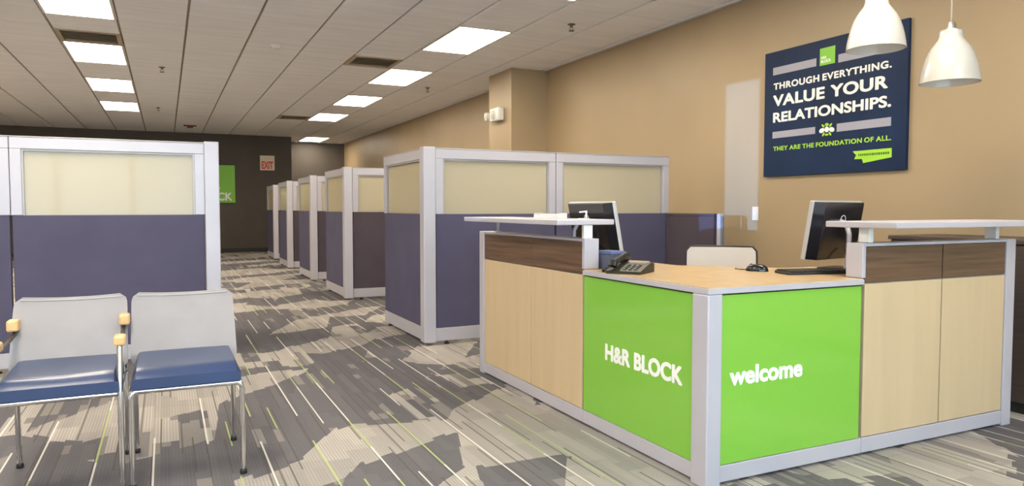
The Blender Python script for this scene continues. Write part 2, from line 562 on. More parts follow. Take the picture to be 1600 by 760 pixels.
lens_me = MB().cbox(0.028, GP - 0.028, 0.028, GL - 0.028, 0.0, 0.010, 0.002).mesh('diffuser', LENS)
fr = MB()
fr.box(0.004, GP - 0.004, 0.002, 0.028, -0.002, 0.017).box(0.004, GP - 0.004, GL - 0.028, GL - 0.002, -0.002, 0.017)
fr.box(0.004, 0.028, 0.028, GL - 0.028, -0.002, 0.017).box(GP - 0.028, GP - 0.004, 0.028, GL - 0.028, -0.002, 0.017)
frame_me = fr.mesh('light_frame', WHITE)
ordR = ['nearest', 'second nearest', 'third nearest', 'fourth nearest', 'fifth nearest']
for (kx, r) in sorted(lights):
    x0, y0 = GX + kx * GP, GY + r * GL
    if y0 < YF: continue
    if kx == 5: lab = 'lit ceiling panel in the alcove past the dark end wall'
    else:
        side = {RIGHTCOL: 'right-hand', LEFTCOL: 'left-hand', -7: 'added outer left-hand'}[kx]
        if r >= 0: lab = 'lit rectangular ceiling panel, %s in view of the %s row' % (['largest', 'second largest', 'third largest', 'fourth largest', 'smallest'][r // 2], side)
        else: lab = 'lit ceiling panel of the %s row, %s' % (side, {-2: 'just cut by the top of the view', -4: 'added overhead near the chairs, out of view', -6: 'added overhead by the front windows, out of view'}[r])
    if r == 8: continue
    t = thing('ceiling_light', lab, 'ceiling light', (x0, y0, CEIL), group='lit ceiling panels')
    link('light_frame', frame_me, t)
    link('diffuser', lens_me, t)
# rows left without a lamp at the far end get tiles
for kx in (RIGHTCOL, LEFTCOL, -7):
    link('ceiling_tile', tile_me, ceiling, (GX + kx * GP, GY + 8 * GL, CEIL))
vent_frame = MB()
vent_frame.box(0.006, GP - 0.006, 0, 0.05, -0.004, 0.017).box(0.006, GP - 0.006, 0.56, 0.606, -0.004, 0.017)
vent_frame.box(0.006, 0.05, 0.05, 0.56, -0.004, 0.017).box(GP - 0.05, GP - 0.006, 0.05, 0.56, -0.004, 0.017)
vf_me = vent_frame.mesh('vent_frame', mat('tan_vent_metal', (0.46, 0.38, 0.28), 0.5))
slat_me = MB().add([(0.05, 0, 0.004), (GP - 0.05, 0, 0.004), (GP - 0.05, 0.045, 0.016), (0.05, 0.045, 0.016), (0.05, 0, 0.006), (GP - 0.05, 0, 0.006), (GP - 0.05, 0.045, 0.018), (0.05, 0.045, 0.018)],
                   [(0, 3, 2, 1), (4, 5, 6, 7), (0, 1, 5, 4), (1, 2, 6, 5), (2, 3, 7, 6), (3, 0, 4, 7)]).mesh('slat', mat('brown_vent_slat', (0.44, 0.36, 0.26), 0.5))
for (kx, r), lab in vents.items():
    t = thing('ceiling_vent', lab, 'vent', (GX + kx * GP, GY + r * GL + GL / 2, CEIL - 0.002), group='ceiling vents')
    link('vent_frame', vf_me, t)
    for i in range(8): link('slat', slat_me, t, (0, 0.06 + i * 0.062, -0.002))

# walls
struct('wall_right', MB().box(XR, XR + 0.15, YF, YB2, 0, CEIL), WALL, 'tan painted wall behind the reception desk')
struct('trim_1', MB().box(4.05, XR, 8.48, 9.19, 0, CEIL), WALL, 'tan boxed-out wall column beside the cubicles')
struct('wall_back', MB().box(XL, XREC, YB, YB + 0.15, 0, CEIL).box(XREC - 0.15, XREC, YB + 0.15, YB2, 0, CEIL).box(XREC - 0.15, XR, YB2, YB2 + 0.15, 0, CEIL), DARKWALL, 'dark charcoal end wall with an alcove at the right')
struct('baseboard_back', MB().box(XL, XREC, YB - 0.012, YB, 0, 0.10), TRIMDARK)
struct('baseboard_right', MB().box(XR - 0.012, XR, YF, 8.48, 0, 0.10), TRIMDARK)
# left wall with an added tall slot window that shapes the sun patch; front wall with a storefront of big panes
WY0, WY1, WZ0, WZ1 = 2.34, 2.80, 1.36, 2.72
struct('wall_left', MB().box(XL - 0.15, XL, YF, WY0, 0, CEIL).box(XL - 0.15, XL, WY1, YB + 0.15, 0, CEIL).box(XL - 0.15, XL, WY0, WY1, 0, WZ0).box(XL - 0.15, XL, WY0, WY1, WZ1, CEIL), WALL)
sun_win = struct('added_sun_window', MB().box(XL - 0.11, XL - 0.06, WY0, WY0 + 0.02, WZ0, WZ1).box(XL - 0.11, XL - 0.06, WY1 - 0.02, WY1, WZ0, WZ1).box(XL - 0.11, XL - 0.06, WY0 + 0.02, WY1 - 0.02, WZ0, WZ0 + 0.02).box(XL - 0.11, XL - 0.06, WY0 + 0.02, WY1 - 0.02, WZ1 - 0.02, WZ1), SILVER)
part(sun_win, 'pane', MB().box(XL - 0.088, XL - 0.082, WY0 + 0.02, WY1 - 0.02, WZ0 + 0.02, WZ1 - 0.02), SUN_TINT_GLASS)
FX0, FX1, FZ0, FZ1 = -3.8, 3.9, 0.15, 2.80
struct('wall_front', MB().box(XL - 0.15, FX0, YF - 0.15, YF, 0, CEIL).box(FX1, XR + 0.15, YF - 0.15, YF, 0, CEIL).box(FX0, FX1, YF - 0.15, YF, 0, FZ0).box(FX0, FX1, YF - 0.15, YF, FZ1, CEIL), WALL)
fm = MB()
npane = 7
pw = (FX1 - FX0) / npane
for i in range(npane + 1):
    xx = FX0 + i * pw
    fm.box(max(FX0, xx - 0.03), min(FX1, xx + 0.03), YF - 0.12, YF - 0.04, FZ0, FZ1)
for i in range(npane):
    a, b2 = FX0 + i * pw + 0.03, FX0 + (i + 1) * pw - 0.03
    fm.box(a, b2, YF - 0.12, YF - 0.04, FZ0, FZ0 + 0.06).box(a, b2, YF - 0.12, YF - 0.04, FZ1 - 0.06, FZ1)
win2 = struct('window_2', fm, SILVER)
for i in range(npane):
    part(win2, 'pane', MB().box(FX0 + i * pw + 0.03, FX0 + (i + 1) * pw - 0.03, YF - 0.083, YF - 0.077, FZ0 + 0.06, FZ1 - 0.06), GLASS)
struct('pavement', MB().box(-30, 30, -30, YF - 0.16, -0.25, -0.13).box(-30, XL - 0.16, YF - 0.16, 25, -0.25, -0.13), CONC)

# ------------------------------------------------------------ cubicle partitions
H, SPL = 1.575, 1.05
def partition(label, org, along, L, post0=False, low=False, thick=0.06, group='cubicle partitions', post1=False, fabric=None, height=None):
    """panel in local coords: u along, t across (centred), z up; org is the floor point at its start"""
    rz = 0 if along == 'x' else PI / 2
    t = thing('partition_panel', label, 'partition', org, rz, group)
    h = height or (SPL if low else H)
    hw = thick / 2
    fab = fabric or FABRIC
    a, b = (0.05 if post0 else 0.0), L - (0.05 if post1 else 0.0)
    zb = 0.03
    part(t, 'base_rail', MB().cbox(a, b, -hw, hw, zb, zb + 0.105, 0.004), SILVER)
    if low:
        part(t, 'fabric_panel', MB().cbox(a + 0.018, b - 0.018, -hw + 0.006, hw - 0.006, zb + 0.105, h - 0.02, 0.004), fab)
        part(t, 'stile', MB().cbox(a, a + 0.018, -hw, hw, zb + 0.105, h - 0.018, 0.003), fab)
        part(t, 'stile', MB().cbox(b - 0.018, b, -hw, hw, zb + 0.105, h - 0.018, 0.003), fab)
        part(t, 'top_cap', MB().cbox(a, b, -hw, hw, h - 0.018, h, 0.003), fab)
    else:
        st, tr = 0.065, 0.085
        part(t, 'fabric_panel', MB().cbox(a + 0.006, b - 0.006, -hw + 0.004, hw - 0.004, zb + 0.107, SPL, 0.004), fab)
        part(t, 'stile', MB().cbox(a, a + st, -hw, hw, SPL, h - tr, 0.004), SILVER)
        part(t, 'stile', MB().cbox(b - st, b, -hw, hw, SPL, h - tr, 0.004), SILVER)
        part(t, 'top_rail', MB().cbox(a, b, -hw, hw, h - tr, h - 0.008, 0.004), SILVER)
        part(t, 'top_cap', MB().cbox(a - 0.002, b + 0.002, -hw - 0.002, hw + 0.002, h - 0.008, h, 0.002), SILVER_D)
        part(t, 'glass_pane', MB().box(a + st - 0.004, b - st + 0.004, -0.005, 0.005, SPL - 0.005, h - tr + 0.004), FROST)
        part(t, 'glazing_bead', MB().box(a + st, a + st + 0.012, -hw + 0.008, hw - 0.008, SPL, h - tr).box(b - st - 0.012, b - st, -hw + 0.008, hw - 0.008, SPL, h - tr).box(a + st + 0.012, b - st - 0.012, -hw + 0.008, hw - 0.008, h - tr - 0.012, h - tr), SILVER_D)
    if post0: part(t, 'corner_post', MB().cbox(-0.05, 0.05, -0.05, 0.05, zb - 0.005, h + 0.006, 0.006), SILVER)
    if post1: part(t, 'corner_post', MB().cbox(L - 0.05, L + 0.05, -0.05, 0.05, zb - 0.005, h + 0.006, 0.006), SILVER)
    for u in (a + 0.10, b - 0.10):
        part(t, 'foot', MB().lathe([(0.022, 0.0), (0.022, 0.012), (0.009, 0.014), (0.009, 0.032)], u, 0, 12), BLACK)
    return t
# nearest cubicle on the right of the aisle
partition('aisle-side partition of the nearest cubicle, beside the reception desk', (1.88, 5.48, 0), 'y', 1.17, post0=True)
partition('wide front partition of the nearest cubicle, behind the raised desk counter', (1.935, 5.48, 0), 'x', 1.09)
partition('front partition of the nearest cubicle, right of the dark joint, behind the desk monitor', (3.030, 5.48, 0), 'x', 1.195)
partition('low dark partition without glass beside the office chair', (4.225, 4.80, 0), 'y', 0.64, low=True, fabric=FABRIC_B)
for (x, y, L, Lf, which) in ((1.945, 8.58, 1.17, 1.2, 'second'), (1.99, 11.03, 1.15, 1.2, 'third'), (2.005, 13.42, 1.15, 1.2, 'fourth')):
    partition('aisle-side partition of the %s cubicle from the desk' % which, (x, y, 0), 'y', L, post0=True)
    partition('front partition of the %s cubicle from the desk, facing the gap' % which, (x + 0.055, y, 0), 'x', Lf, fabric=FABRIC_B)
partition('aisle-side partition of the farthest cubicle, next to the dark end wall', (2.09, 15.9, 0), 'y', 1.15, post0=True)
partition('front partition of the farthest cubicle, next to the dark end wall', (2.145, 15.9, 0), 'x', 1.2, fabric=FABRIC_B)
# cubicle on the left, behind the visitor chairs
partition('tall partition behind the visitor chairs, its end post on the aisle', (-0.92, 5.76, 0), 'x', 1.23, post1=True)
partition('tall partition left of the one behind the visitor chairs', (-2.12, 5.76, 0), 'x', 1.197)
partition('aisle-side partition running back behind the visitor chairs', (0.31, 5.82, 0), 'y', 1.15)

# ------------------------------------------------------------ reception desk
YD, XD = 2.18, 1.885        # outer faces
Y_T = 3.11                  # raised left unit starts here
X_T = 2.75                  # raised right unit starts here
XE, YE = 3.85, 4.44
# raised unit on the left (its outer face looks at the aisle)
o0 = (XD, Y_T, 0)
du = thing('reception_desk_unit', 'raised maple and walnut desk unit on the left, at the aisle', 'desk unit', o0)
W = lambda: MB(o0)
part(du, 'core', W().box(XD + 0.02, XD + 0.09, Y_T + 0.012, YE - 0.06, 0.02, 0.93), SILVER_D)
part(du, 'plinth', W().cbox(XD, XD + 0.095, Y_T + 0.002, YE - 0.075, 0.012, 0.076, 0.004), SILVER)
part(du, 'end_post', W().cbox(XD - 0.002, XD + 0.10, YE - 0.073, YE, 0.0, 0.945, 0.005), SILVER)
part(du, 'end_cap', W().cbox(XD - 0.002, XD + 0.082, Y_T - 0.016, Y_T + 0.010, 0.792, 0.945, 0.003), SILVER)
part(du, 'top_cap', W().cbox(XD, XD + 0.095, Y_T + 0.011, YE - 0.074, 0.930, 0.944, 0.003), SILVER)
for a, b in ((3.693, YE - 0.078), (Y_T + 0.012, 3.688)):
    part(du, 'maple_panel', W().cbox(XD + 0.003, XD + 0.02, a, b, 0.079, 0.762, 0.002), MAPLE)
    part(du, 'walnut_panel', W().cbox(XD + 0.003, XD + 0.02, a, b, 0.767, 0.928, 0.002), WALNUT)
# low corner unit with the green panels
o0 = (XD, YD, 0)
cu_ = thing('reception_desk_unit', 'low desk corner with two glossy lime panels', 'desk unit', o0)
part(cu_, 'core', W().box(XD + 0.02, XD + 0.09, YD + 0.075, Y_T - 0.002, 0.02, 0.755).box(XD + 0.09, X_T - 0.002, YD + 0.02, YD + 0.09, 0.02, 0.755), SILVER_D)
part(cu_, 'corner_post', W().cbox(XD - 0.012, XD + 0.062, YD - 0.012, YD + 0.082, 0.0, 0.765, 0.006), SILVER)
part(cu_, 'plinth', W().cbox(XD, XD + 0.09, YD + 0.084, Y_T - 0.001, 0.012, 0.078, 0.004), SILVER)
part(cu_, 'plinth', W().cbox(XD + 0.064, X_T + 0.008, YD, YD + 0.09, 0.012, 0.080, 0.004), SILVER)
part(cu_, 'top_trim', W().box(XD + 0.006, XD + 0.02, YD + 0.084, Y_T, 0.759, 0.765).box(XD + 0.064, X_T, YD + 0.006, YD + 0.02, 0.759, 0.765), BLACK)
g1 = part(cu_, 'green_panel', W().cbox(XD + 0.002, XD + 0.02, YD + 0.086, Y_T - 0.004, 0.080, 0.758, 0.002), GREEN)
g2 = part(cu_, 'green_panel', W().cbox(XD + 0.066, X_T - 0.008, YD + 0.002, YD + 0.02, 0.082, 0.758, 0.002), GREEN)
# lettering: on the aisle face u runs towards -y, on the front face towards +x
put_text('lettering', 'H&R BLOCK', LETTER, g1, (0.002, 0, 0), (0, -1, 0), (0, 0, 1), YD - 2.905, YD - 2.330, 0.372, 0.452, bold=0.035, spacing=1.02)
put_text('lettering', 'welcome', LETTER, g2, (0, 0.002, 0), (1, 0, 0), (0, 0, 1), 1.997 - XD, 2.392 - XD, 0.394, 0.470, bold=0.03)
# raised unit on the right
o0 = (X_T, YD, 0)
ru = thing('reception_desk_unit', 'raised maple and walnut desk unit on the right, below the pendant lamps', 'desk unit', o0)
part(ru, 'core', W().box(X_T + 0.016, XE - 0.06, YD + 0.02, YD + 0.09, 0.02, 0.93), SILVER_D)
part(ru, 'plinth', W().cbox(X_T + 0.011, XE - 0.075, YD, YD + 0.095, 0.012, 0.080, 0.004), SILVER)
part(ru, 'end_cap', W().cbox(X_T - 0.012, X_T + 0.010, YD - 0.002, YD + 0.084, 0.792, 0.945, 0.003), SILVER)
part(ru, 'end_post', W().cbox(XE - 0.073, XE, YD - 0.002, YD + 0.10, 0.0, 0.945, 0.005), SILVER)
part(ru, 'top_cap', W().cbox(X_T + 0.011, XE - 0.074, YD, YD + 0.095, 0.930, 0.944, 0.003), SILVER)
for a, b in ((X_T + 0.012, 3.284), (3.292, XE - 0.078)):
    part(ru, 'maple_panel', W().cbox(a, b, YD + 0.003, YD + 0.02, 0.083, 0.766, 0.002), MAPLE)
    part(ru, 'walnut_panel', W().cbox(a, b, YD + 0.003, YD + 0.02, 0.771, 0.928, 0.002), WALNUT)
# worktop, one continuous piece with a diagonal inner corner
o0 = (XD, YD, 0.765)
wt = thing('worktop', 'maple worktop wrapping round the inside of the reception desk', 'worktop', o0)
poly = [(XD - 0.014, YD - 0.014), (X_T - 0.013, YD - 0.014), (X_T - 0.013, YD + 0.101), (XE, YD + 0.101), (XE, 2.74), (2.86, 2.74), (2.48, 3.12), (2.48, YE), (XD + 0.101, YE), (XD + 0.101, Y_T - 0.017), (XD - 0.014, Y_T - 0.017)]
poly2 = [(XD - 0.008, YD - 0.008), (X_T - 0.014, YD - 0.008), (X_T - 0.014, YD + 0.102), (XE - .002, YD + 0.102), (XE - .002, 2.735), (2.858, 2.735), (2.475, 3.118), (2.475, YE - .002), (XD + 0.102, YE - .002), (XD + 0.102, Y_T - 0.018), (XD - 0.008, Y_T - 0.018)]
part(wt, 'edge_band', W().prism(poly, 0.766, 0.788), SILVER)
part(wt, 'top_surface', W().prism(poly2, 0.788, 0.791), MAPLE_TOP)
# legs that carry the inner edge of the worktop
for (x, y) in ((2.42, 4.36), (3.78, 2.68), (2.42, 3.16), (2.84, 2.69)):
    part(wt, 'leg', W().cbox(x - 0.025, x + 0.025, y - 0.025, y + 0.025, 0.0, 0.766, 0.004), SILVER)
# raised transaction counters on stand-offs
o0 = (XD, Y_T, 0.945)
tc = thing('transaction_counter', 'raised silver counter shelf on the left desk unit', 'counter', o0)
part(tc, 'slab', W().cbox(1.73, 2.062, 3.10, 4.33, 1.014, 1.041, 0.004), SILVER)
part(tc, 'standoff', W().lathe([(0.02, 0.9455), (0.02, 0.950), (0.011, 0.953), (0.011, 1.010), (0.02, 1.012), (0.02, 1.014)], XD + 0.05, 4.25, 14), SILVER, True)
part(tc, 'standoff', W().cbox(XD + 0.004, XD + 0.056, 3.112, 3.135, 0.9455, 1.014, 0.003), WHITE)
o0 = (X_T, YD, 0.945)
tc2 = thing('transaction_counter', 'raised silver counter shelf on the right desk unit, in front of a monitor', 'counter', o0)
part(tc2, 'slab', W().cbox(2.75, 3.86, 2.027, 2.39, 1.012, 1.039, 0.004), SILVER)
part(tc2, 'standoff', W().cbox(2.808, 2.836, YD + 0.022, YD + 0.078, 0.9455, 1.012, 0.003), WHITE)
part(tc2, 'standoff', W().cbox(3.72, 3.75, YD + 0.022, YD + 0.078, 0.9455, 1.012, 0.003), WHITE)

# ------------------------------------------------------------ things on the desk
def monitor(label, loc, rotz, tilt):
    """local: screen looks to +y, back to -y; tilt leans the top to -y"""
    t = thing('computer_monitor', label, 'monitor', loc, rotz)
    T = Matrix.Translation((0, 0, 0.19)) @ Matrix.Rotation(tilt, 4, 'X') @ Matrix.Translation((0, 0, -0.19))
    def tp(name, mb, m, smooth=False, par=None):
        mb.v = [T @ p for p in mb.v]
        return part(par or t, name, mb, m, smooth)
    hw = 0.235
    tp('bezel', MB().cbox(-hw, hw, -0.012, 0.012, 0.055, 0.345, 0.004), mat('silver_bezel', (0.55, 0.55, 0.58), 0.3, metal=0.4))
    back = tp('back_shell', MB().prism([(-hw + 0.003, -0.012), (hw - 0.003, -0.012), (hw - 0.05, -0.045), (-hw + 0.05, -0.045)], 0.058, 0.342), BLACKG)
    tp('screen', MB().box(-hw + 0.014, hw - 0.014, 0.0115, 0.0135, 0.07, 0.332), BLACKG)
    ring = MB()
    n = 24
    for r, (a, b) in (((0, (0.022, 0.026))),):
        vs, fs = [], []
        for k in range(n):
            c, s = math.cos(2 * PI * k / n), math.sin(2 * PI * k / n)
            vs += [(a * c, -0.0465, 0.255 + a * s), (b * c, -0.0465, 0.255 + b * s), (b * c, -0.044, 0.255 + b * s), (a * c, -0.044, 0.255 + a * s)]
        for k in range(n):
            i, j = 4 * k, 4 * ((k + 1) % n)
            fs += [(i, i + 1, j + 1, j), (i + 1, i + 2, j + 2, j + 1), (i + 3, i, j, j + 3)]
        ring.add(vs, fs)
    tp('ring_logo', ring, WHITE, par=back)
    part(t, 'stand_neck', MB().tube([(-0.052, -0.105, 0.008), (-0.050, -0.112, 0.08), (-0.046, -0.112, 0.18), (-0.034, -0.092, 0.228), (-0.015, -0.046, 0.238)], [0.014, 0.012, 0.012, 0.013, 0.018], 12), SILVER, True)
    part(t, 'stand_base', MB().cbox(-0.09, 0.09, -0.13, 0.03, 0.0, 0.012, 0.005), BLACK)
    part(t, 'cable', MB().tube([(0.03, -0.05, 0.10), (0.035, -0.07, 0.07), (0.05, -0.09, 0.03), (0.06, -0.10, 0.004)], 0.003, 6), BLACK, True)
    return t
monitor('black monitor seen from behind on the right worktop, ring logo on its back', (3.04, 2.60, 0.791), math.radians(12), math.radians(9))
monitor('black monitor on the left worktop under the raised counter end', (2.20, 3.50, 0.791), math.radians(-90), math.radians(11))

# keyboard
kb = thing('keyboard', 'flat black keyboard on the worktop below the right monitor', 'keyboard', (2.745, 2.45, 0.791), math.radians(-14))
part(kb, 'base', MB().cbox(-0.165, 0.165, -0.06, 0.06, 0, 0.014, 0.004), BLACK)
key = MB().cbox(-0.011, 0.011, -0.010, 0.010, 0, 0.006, 0.002).mesh('key', BLACK)
for r in range(5):
    for c in range(12):
        link('key', key, kb, (-0.143 + c * 0.026, -0.05 + r * 0.025, 0.0135))
# mouse
ms = thing('computer_mouse', 'small black mouse on the maple worktop', 'mouse', (2.60, 2.66, 0.791), math.radians(30))
def mouse_body():
    mb = MB()
    n, m_ = 18, 8
    vs, fs = [], []
    for j in range(m_ + 1):
        e = j / m_ * PI / 2
        for k in range(n):
            a = 2 * PI * k / n
            vs.append((0.031 * math.cos(a) * math.cos(e) ** 0.6, 0.055 * math.sin(a) * math.cos(e) ** 0.6, 0.034 * math.sin(e)))
    for j in range(m_):
        for k in range(n):
            fs.append((j * n + k, j * n + (k + 1) % n, (j + 1) * n + (k + 1) % n, (j + 1) * n + k))
    fs.append(tuple(range(n))[::-1])
    fs.append(tuple(m_ * n + k for k in range(n)))
    return mb.add(vs, fs)
part(ms, 'shell', mouse_body(), BLACKG, True)
part(ms, 'scroll_wheel', MB().tube([(-0.004, 0.028, 0.028), (0.004, 0.028, 0.028)], 0.008, 12), OLIVE)
part(ms, 'cable', MB().tube([(0, 0.052, 0.006), (0.01, 0.085, 0.004), (0.04, 0.12, 0.004), (0.09, 0.13, 0.004)], 0.0025, 6), BLACK, True)
# desk phone
ph = thing('desk_phone', 'dark desk phone with coiled cord at the left end of the worktop', 'telephone', (1.995, 2.86, 0.791), math.radians(-55))
part(ph, 'body', MB().prism([(-0.10, 0.0), (0.10, 0.0), (0.10, 0.042), (0.05, 0.048), (-0.10, 0.014)], -0.085, 0.085, 'x'), OLIVE)
hs = part(ph, 'handset', MB().tube([(-0.055, -0.09, 0.034), (-0.055, -0.085, 0.046), (-0.055, -0.04, 0.056), (-0.055, 0.03, 0.066), (-0.055, 0.085, 0.070), (-0.055, 0.095, 0.058)], [0.022, 0.023, 0.015, 0.015, 0.023, 0.021], 12), BLACK, True)
part(ph, 'display', MB().box(-0.015, 0.07, 0.030, 0.075, 0.043, 0.053), mat('phone_display', (0.55, 0.42, 0.30), 0.2))
kbtn = MB().cbox(-0.008, 0.008, -0.006, 0.006, 0, 0.006, 0.0015).mesh('button', mat('grey_button', (0.05, 0.05, 0.045), 0.5))
for r in range(4):
    for c in range(3):
        link('button', kbtn, ph, (0.0 + c * 0.026, -0.075 + r * 0.024, 0.0178 + r * 0.0054))
coil = []
for i in range(120):
    t_ = i / 119
    a = t_ * 2 * PI * 14
    coil.append((-0.10 - 0.02 * math.sin(t_ * PI) + 0.007 * math.cos(a), -0.09 + 0.16 * t_, 0.010 + 0.007 * math.sin(a) + 0.001))
part(ph, 'coiled_cord', MB().tube(coil, 0.0022, 5), BLACK, True)
# blue-grey box behind the phone, under the left monitor
bxo = thing('document_box', 'small blue-grey box under the left monitor', 'box', (2.03, 3.09, 0.791), math.radians(8))
part(bxo, 'tray', MB().cbox(-0.045, 0.045, -0.06, 0.06, 0, 0.075, 0.004), mat('blue_grey_plastic', (0.10, 0.11, 0.17), 0.5))
part(bxo, 'lid', MB().cbox(-0.048, 0.048, -0.063, 0.063, 0.075, 0.092, 0.004), BLUEP)
# card holder and small stand on the raised counter
chd = thing('card_holder', 'low clear and white card holder lying on the raised left counter', 'card holder', (1.92, 3.52, 1.041), math.radians(-65))
part(chd, 'tray', MB().box(-0.085, 0.085, -0.04, 0.04, 0, 0.004).box(-0.085, 0.085, -0.04, -0.036, 0.004, 0.022).box(-0.085, -0.081, -0.036, 0.04, 0.004, 0.03).box(0.081, 0.085, -0.036, 0.04, 0.004, 0.03), WHITE)
part(chd, 'cards', MB().box(-0.078, 0.078, -0.034, 0.036, 0.004, 0.022), mat('dark_card', (0.10, 0.10, 0.09), 0.6))
part(chd, 'card', MB().box(-0.06, 0.07, -0.02, 0.036, 0.022, 0.026), LETTER)
st_ = thing('display_stand', 'small white angled display stand on the end of the raised left counter', 'display stand', (1.94, 3.20, 1.041), math.radians(-35))
part(st_, 'base', MB().cbox(-0.03, 0.03, -0.02, 0.02, 0, 0.005, 0.002), WHITE)
part(st_, 'upright', MB().prism([(0.010, 0.005), (0.018, 0.005), (0.018, 0.045), (-0.022, 0.040), (-0.022, 0.033), (0.010, 0.036)], -0.012, 0.012, 'y'), WHITE)

# ------------------------------------------------------------ chairs
def fillet(p0, p1, p2, r, n=5):
    a, b, c = Vector(p0), Vector(p1), Vector(p2)
    u, v = (a - b).normalized(), (c - b).normalized()
    s, e = b + u * r, b + v * r
    return [((1 - t) ** 2) * s + 2 * t * (1 - t) * b + t * t * e for t in [i / n for i in range(n + 1)]]
def visitor_chair(label, loc, arms=False):
    """local: looks to -y; front feet at y=0, rear feet at y=0.46"""
    t = thing('visitor_chair', label, 'chair', loc, 0, 'visitor chairs by the aisle')
    hw, zr, R = 0.203, 0.385, 0.011
    for s in (-1, 1):
        ztop = 0.565 if arms else None
        if arms:
            p = [(s * hw, 0.0, 0.015), (s * hw, 0.0, 0.3), (s * hw, 0.004, 0.45), (s * hw, 0.03, 0.562)]
        else:
            p = [(s * hw, 0.0, 0.015), (s * hw, 0.0, zr - 0.03)] + [tuple(q) for q in fillet((s * hw, 0, zr - 0.03), (s * hw, 0, zr), (s * (hw - 0.04), 0, zr), 0.028)]
        lg = part(t, 'leg', MB().tube(p, R, 10), CHROME, True)
        part(lg, 'glide', MB().lathe([(0.014, 0), (0.014, 0.014), (0.011, 0.022)], s * hw, 0.0, 12), BLACK)
        q = [(s * hw, 0.475, 0.015), (s * hw, 0.455, 0.25), (s * (hw - 0.004), 0.435, 0.40), (s * (hw - 0.012), 0.470, 0.53), (s * (hw - 0.020), 0.545, 0.68)]
        lg = part(t, 'leg', MB().tube(q, R, 10), CHROME, True)
        part(lg, 'glide', MB().lathe([(0.014, 0), (0.014, 0.014), (0.011, 0.022)], s * hw, 0.475, 12), BLACK)
        part(t, 'side_rail', MB().tube([(s * (hw - 0.002), 0.0, zr - 0.005), (s * (hw - 0.002), 0.44, zr - 0.01)], 0.009, 8), CHROME, True)
    part(t, 'front_rail', MB().tube([(-hw + 0.01, 0, zr), (hw - 0.01, 0, zr)], R, 10), CHROME, True)
    part(t, 'rear_rail', MB().tube([(-hw, 0.44, zr - 0.01), (hw, 0.44, zr - 0.01)], 0.009, 8), CHROME, True)
    # seat: domed pad with a waterfall front
    def seat(u, v):
        x = (u - 0.5) * 2
        y = -0.015 + v * 0.455
        e = min(1, (1 - abs(x)) / 0.12)
        ex = math.sqrt(max(0, 1 - (1 - e) ** 2))
        fv = min(1, v / 0.16); fv = math.sqrt(max(0, 1 - (1 - fv) ** 2))
        bv = min(1, (1 - v) / 0.08); bv = math.sqrt(max(0, 1 - (1 - bv) ** 2))
        top = 0.430 + 0.040 * min(ex, 1) * (0.15 + 0.85 * fv) * (0.4 + 0.6 * bv) - 0.010 * (1 - abs(x)) * math.sin(v * PI)
        return (x * 0.199, y, top)
    mb = MB()
    nu, nv = 24, 18
    vs, fs = [], []
    for j in range(nv + 1):
        for i in range(nu + 1): vs.append(seat(i / nu, j / nv))
    n0 = len(vs)
    for j in range(nv + 1):
        for i in range(nu + 1):
            p = seat(i / nu, j / nv); vs.append((p[0], p[1], 0.394))
    Wd = nu + 1
    for j in range(nv):
        for i in range(nu):
            a = j * Wd + i
            fs += [(a, a + 1, a + Wd + 1, a + Wd), (n0 + a, n0 + a + Wd, n0 + a + Wd + 1, n0 + a + 1)]
    bd = [i for i in range(Wd)] + [j * Wd + nu for j in range(1, nv + 1)] + [nv * Wd + i for i in range(nu - 1, -1, -1)] + [j * Wd for j in range(nv - 1, 0, -1)]
    for i in range(len(bd)):
        a, b = bd[i], bd[(i + 1) % len(bd)]
        fs.append((b, a, n0 + a, n0 + b))
    mb.add(vs, fs)
    part(t, 'seat', mb, NAVYSEAT, True)
    # backrest: curved sheet, rounded corners, slightly dished top edge
    def bk(u, v):
        x = (u - 0.5) * 2
        z = 0.415 + v * 0.302 - 0.010 * v * (1 - x * x)
        hwid = 0.216 - 0.004 * v
        c = 0.0
        if v > 0.86: c = 0.030 * (1 - math.sqrt(max(0, 1 - ((v - 0.86) / 0.14) ** 2)))
        if v < 0.10: c = 0.018 * (1 - math.sqrt(max(0, 1 - ((0.10 - v) / 0.10) ** 2)))
        y = 0.365 + 0.160 * v ** 1.15 + 0.026 * (1 - x * x)
        return (x * (hwid - c), y, z)
    part(t, 'backrest', MB().grid(bk, 20, 18, (0, 0.012, 0)), MESHBACK, True)
    # raised border seam round the back
    pts = []
    for i in range(0, 21): pts.append(bk(0.03 + 0.94 * i / 20, 0.965))
    part(t, 'back_seam', MB().tube([(p[0], p[1] - 0.002, p[2]) for p in pts], 0.0035, 6), mat('grey_piping', (0.42, 0.40, 0.40), 0.6), True)
    if arms:
        for s in (-1, 1):
            ar = part(t, 'arm_bracket', MB().tube([(s * hw, 0.03, 0.562), (s * hw, 0.14, 0.560), (s * (hw - 0.002), 0.30, 0.566), (s * (hw - 0.006), 0.44, 0.580), (s * (hw - 0.008), 0.485, 0.582)], 0.009, 8), BLACK, True)
            part(ar, 'arm_pad', MB().cbox(s * hw - 0.021, s * hw + 0.021, 0.015, 0.10, 0.566, 0.602, 0.008), ARMWOOD, label='front light wooden arm pad')
            part(ar, 'arm_pad', MB().cbox(s * hw - 0.021, s * hw + 0.021, 0.40, 0.47, 0.590, 0.636, 0.008), ARMWOOD, label='rear light wooden arm pad')
    return t
visitor_chair('grey-backed visitor chair with navy seat and no arms, nearest the aisle', (0.066, 3.14, 0))
visitor_chair('grey-backed visitor chair with light wooden arm pads, left of the armless one', (-0.375, 3.14, 0), True)

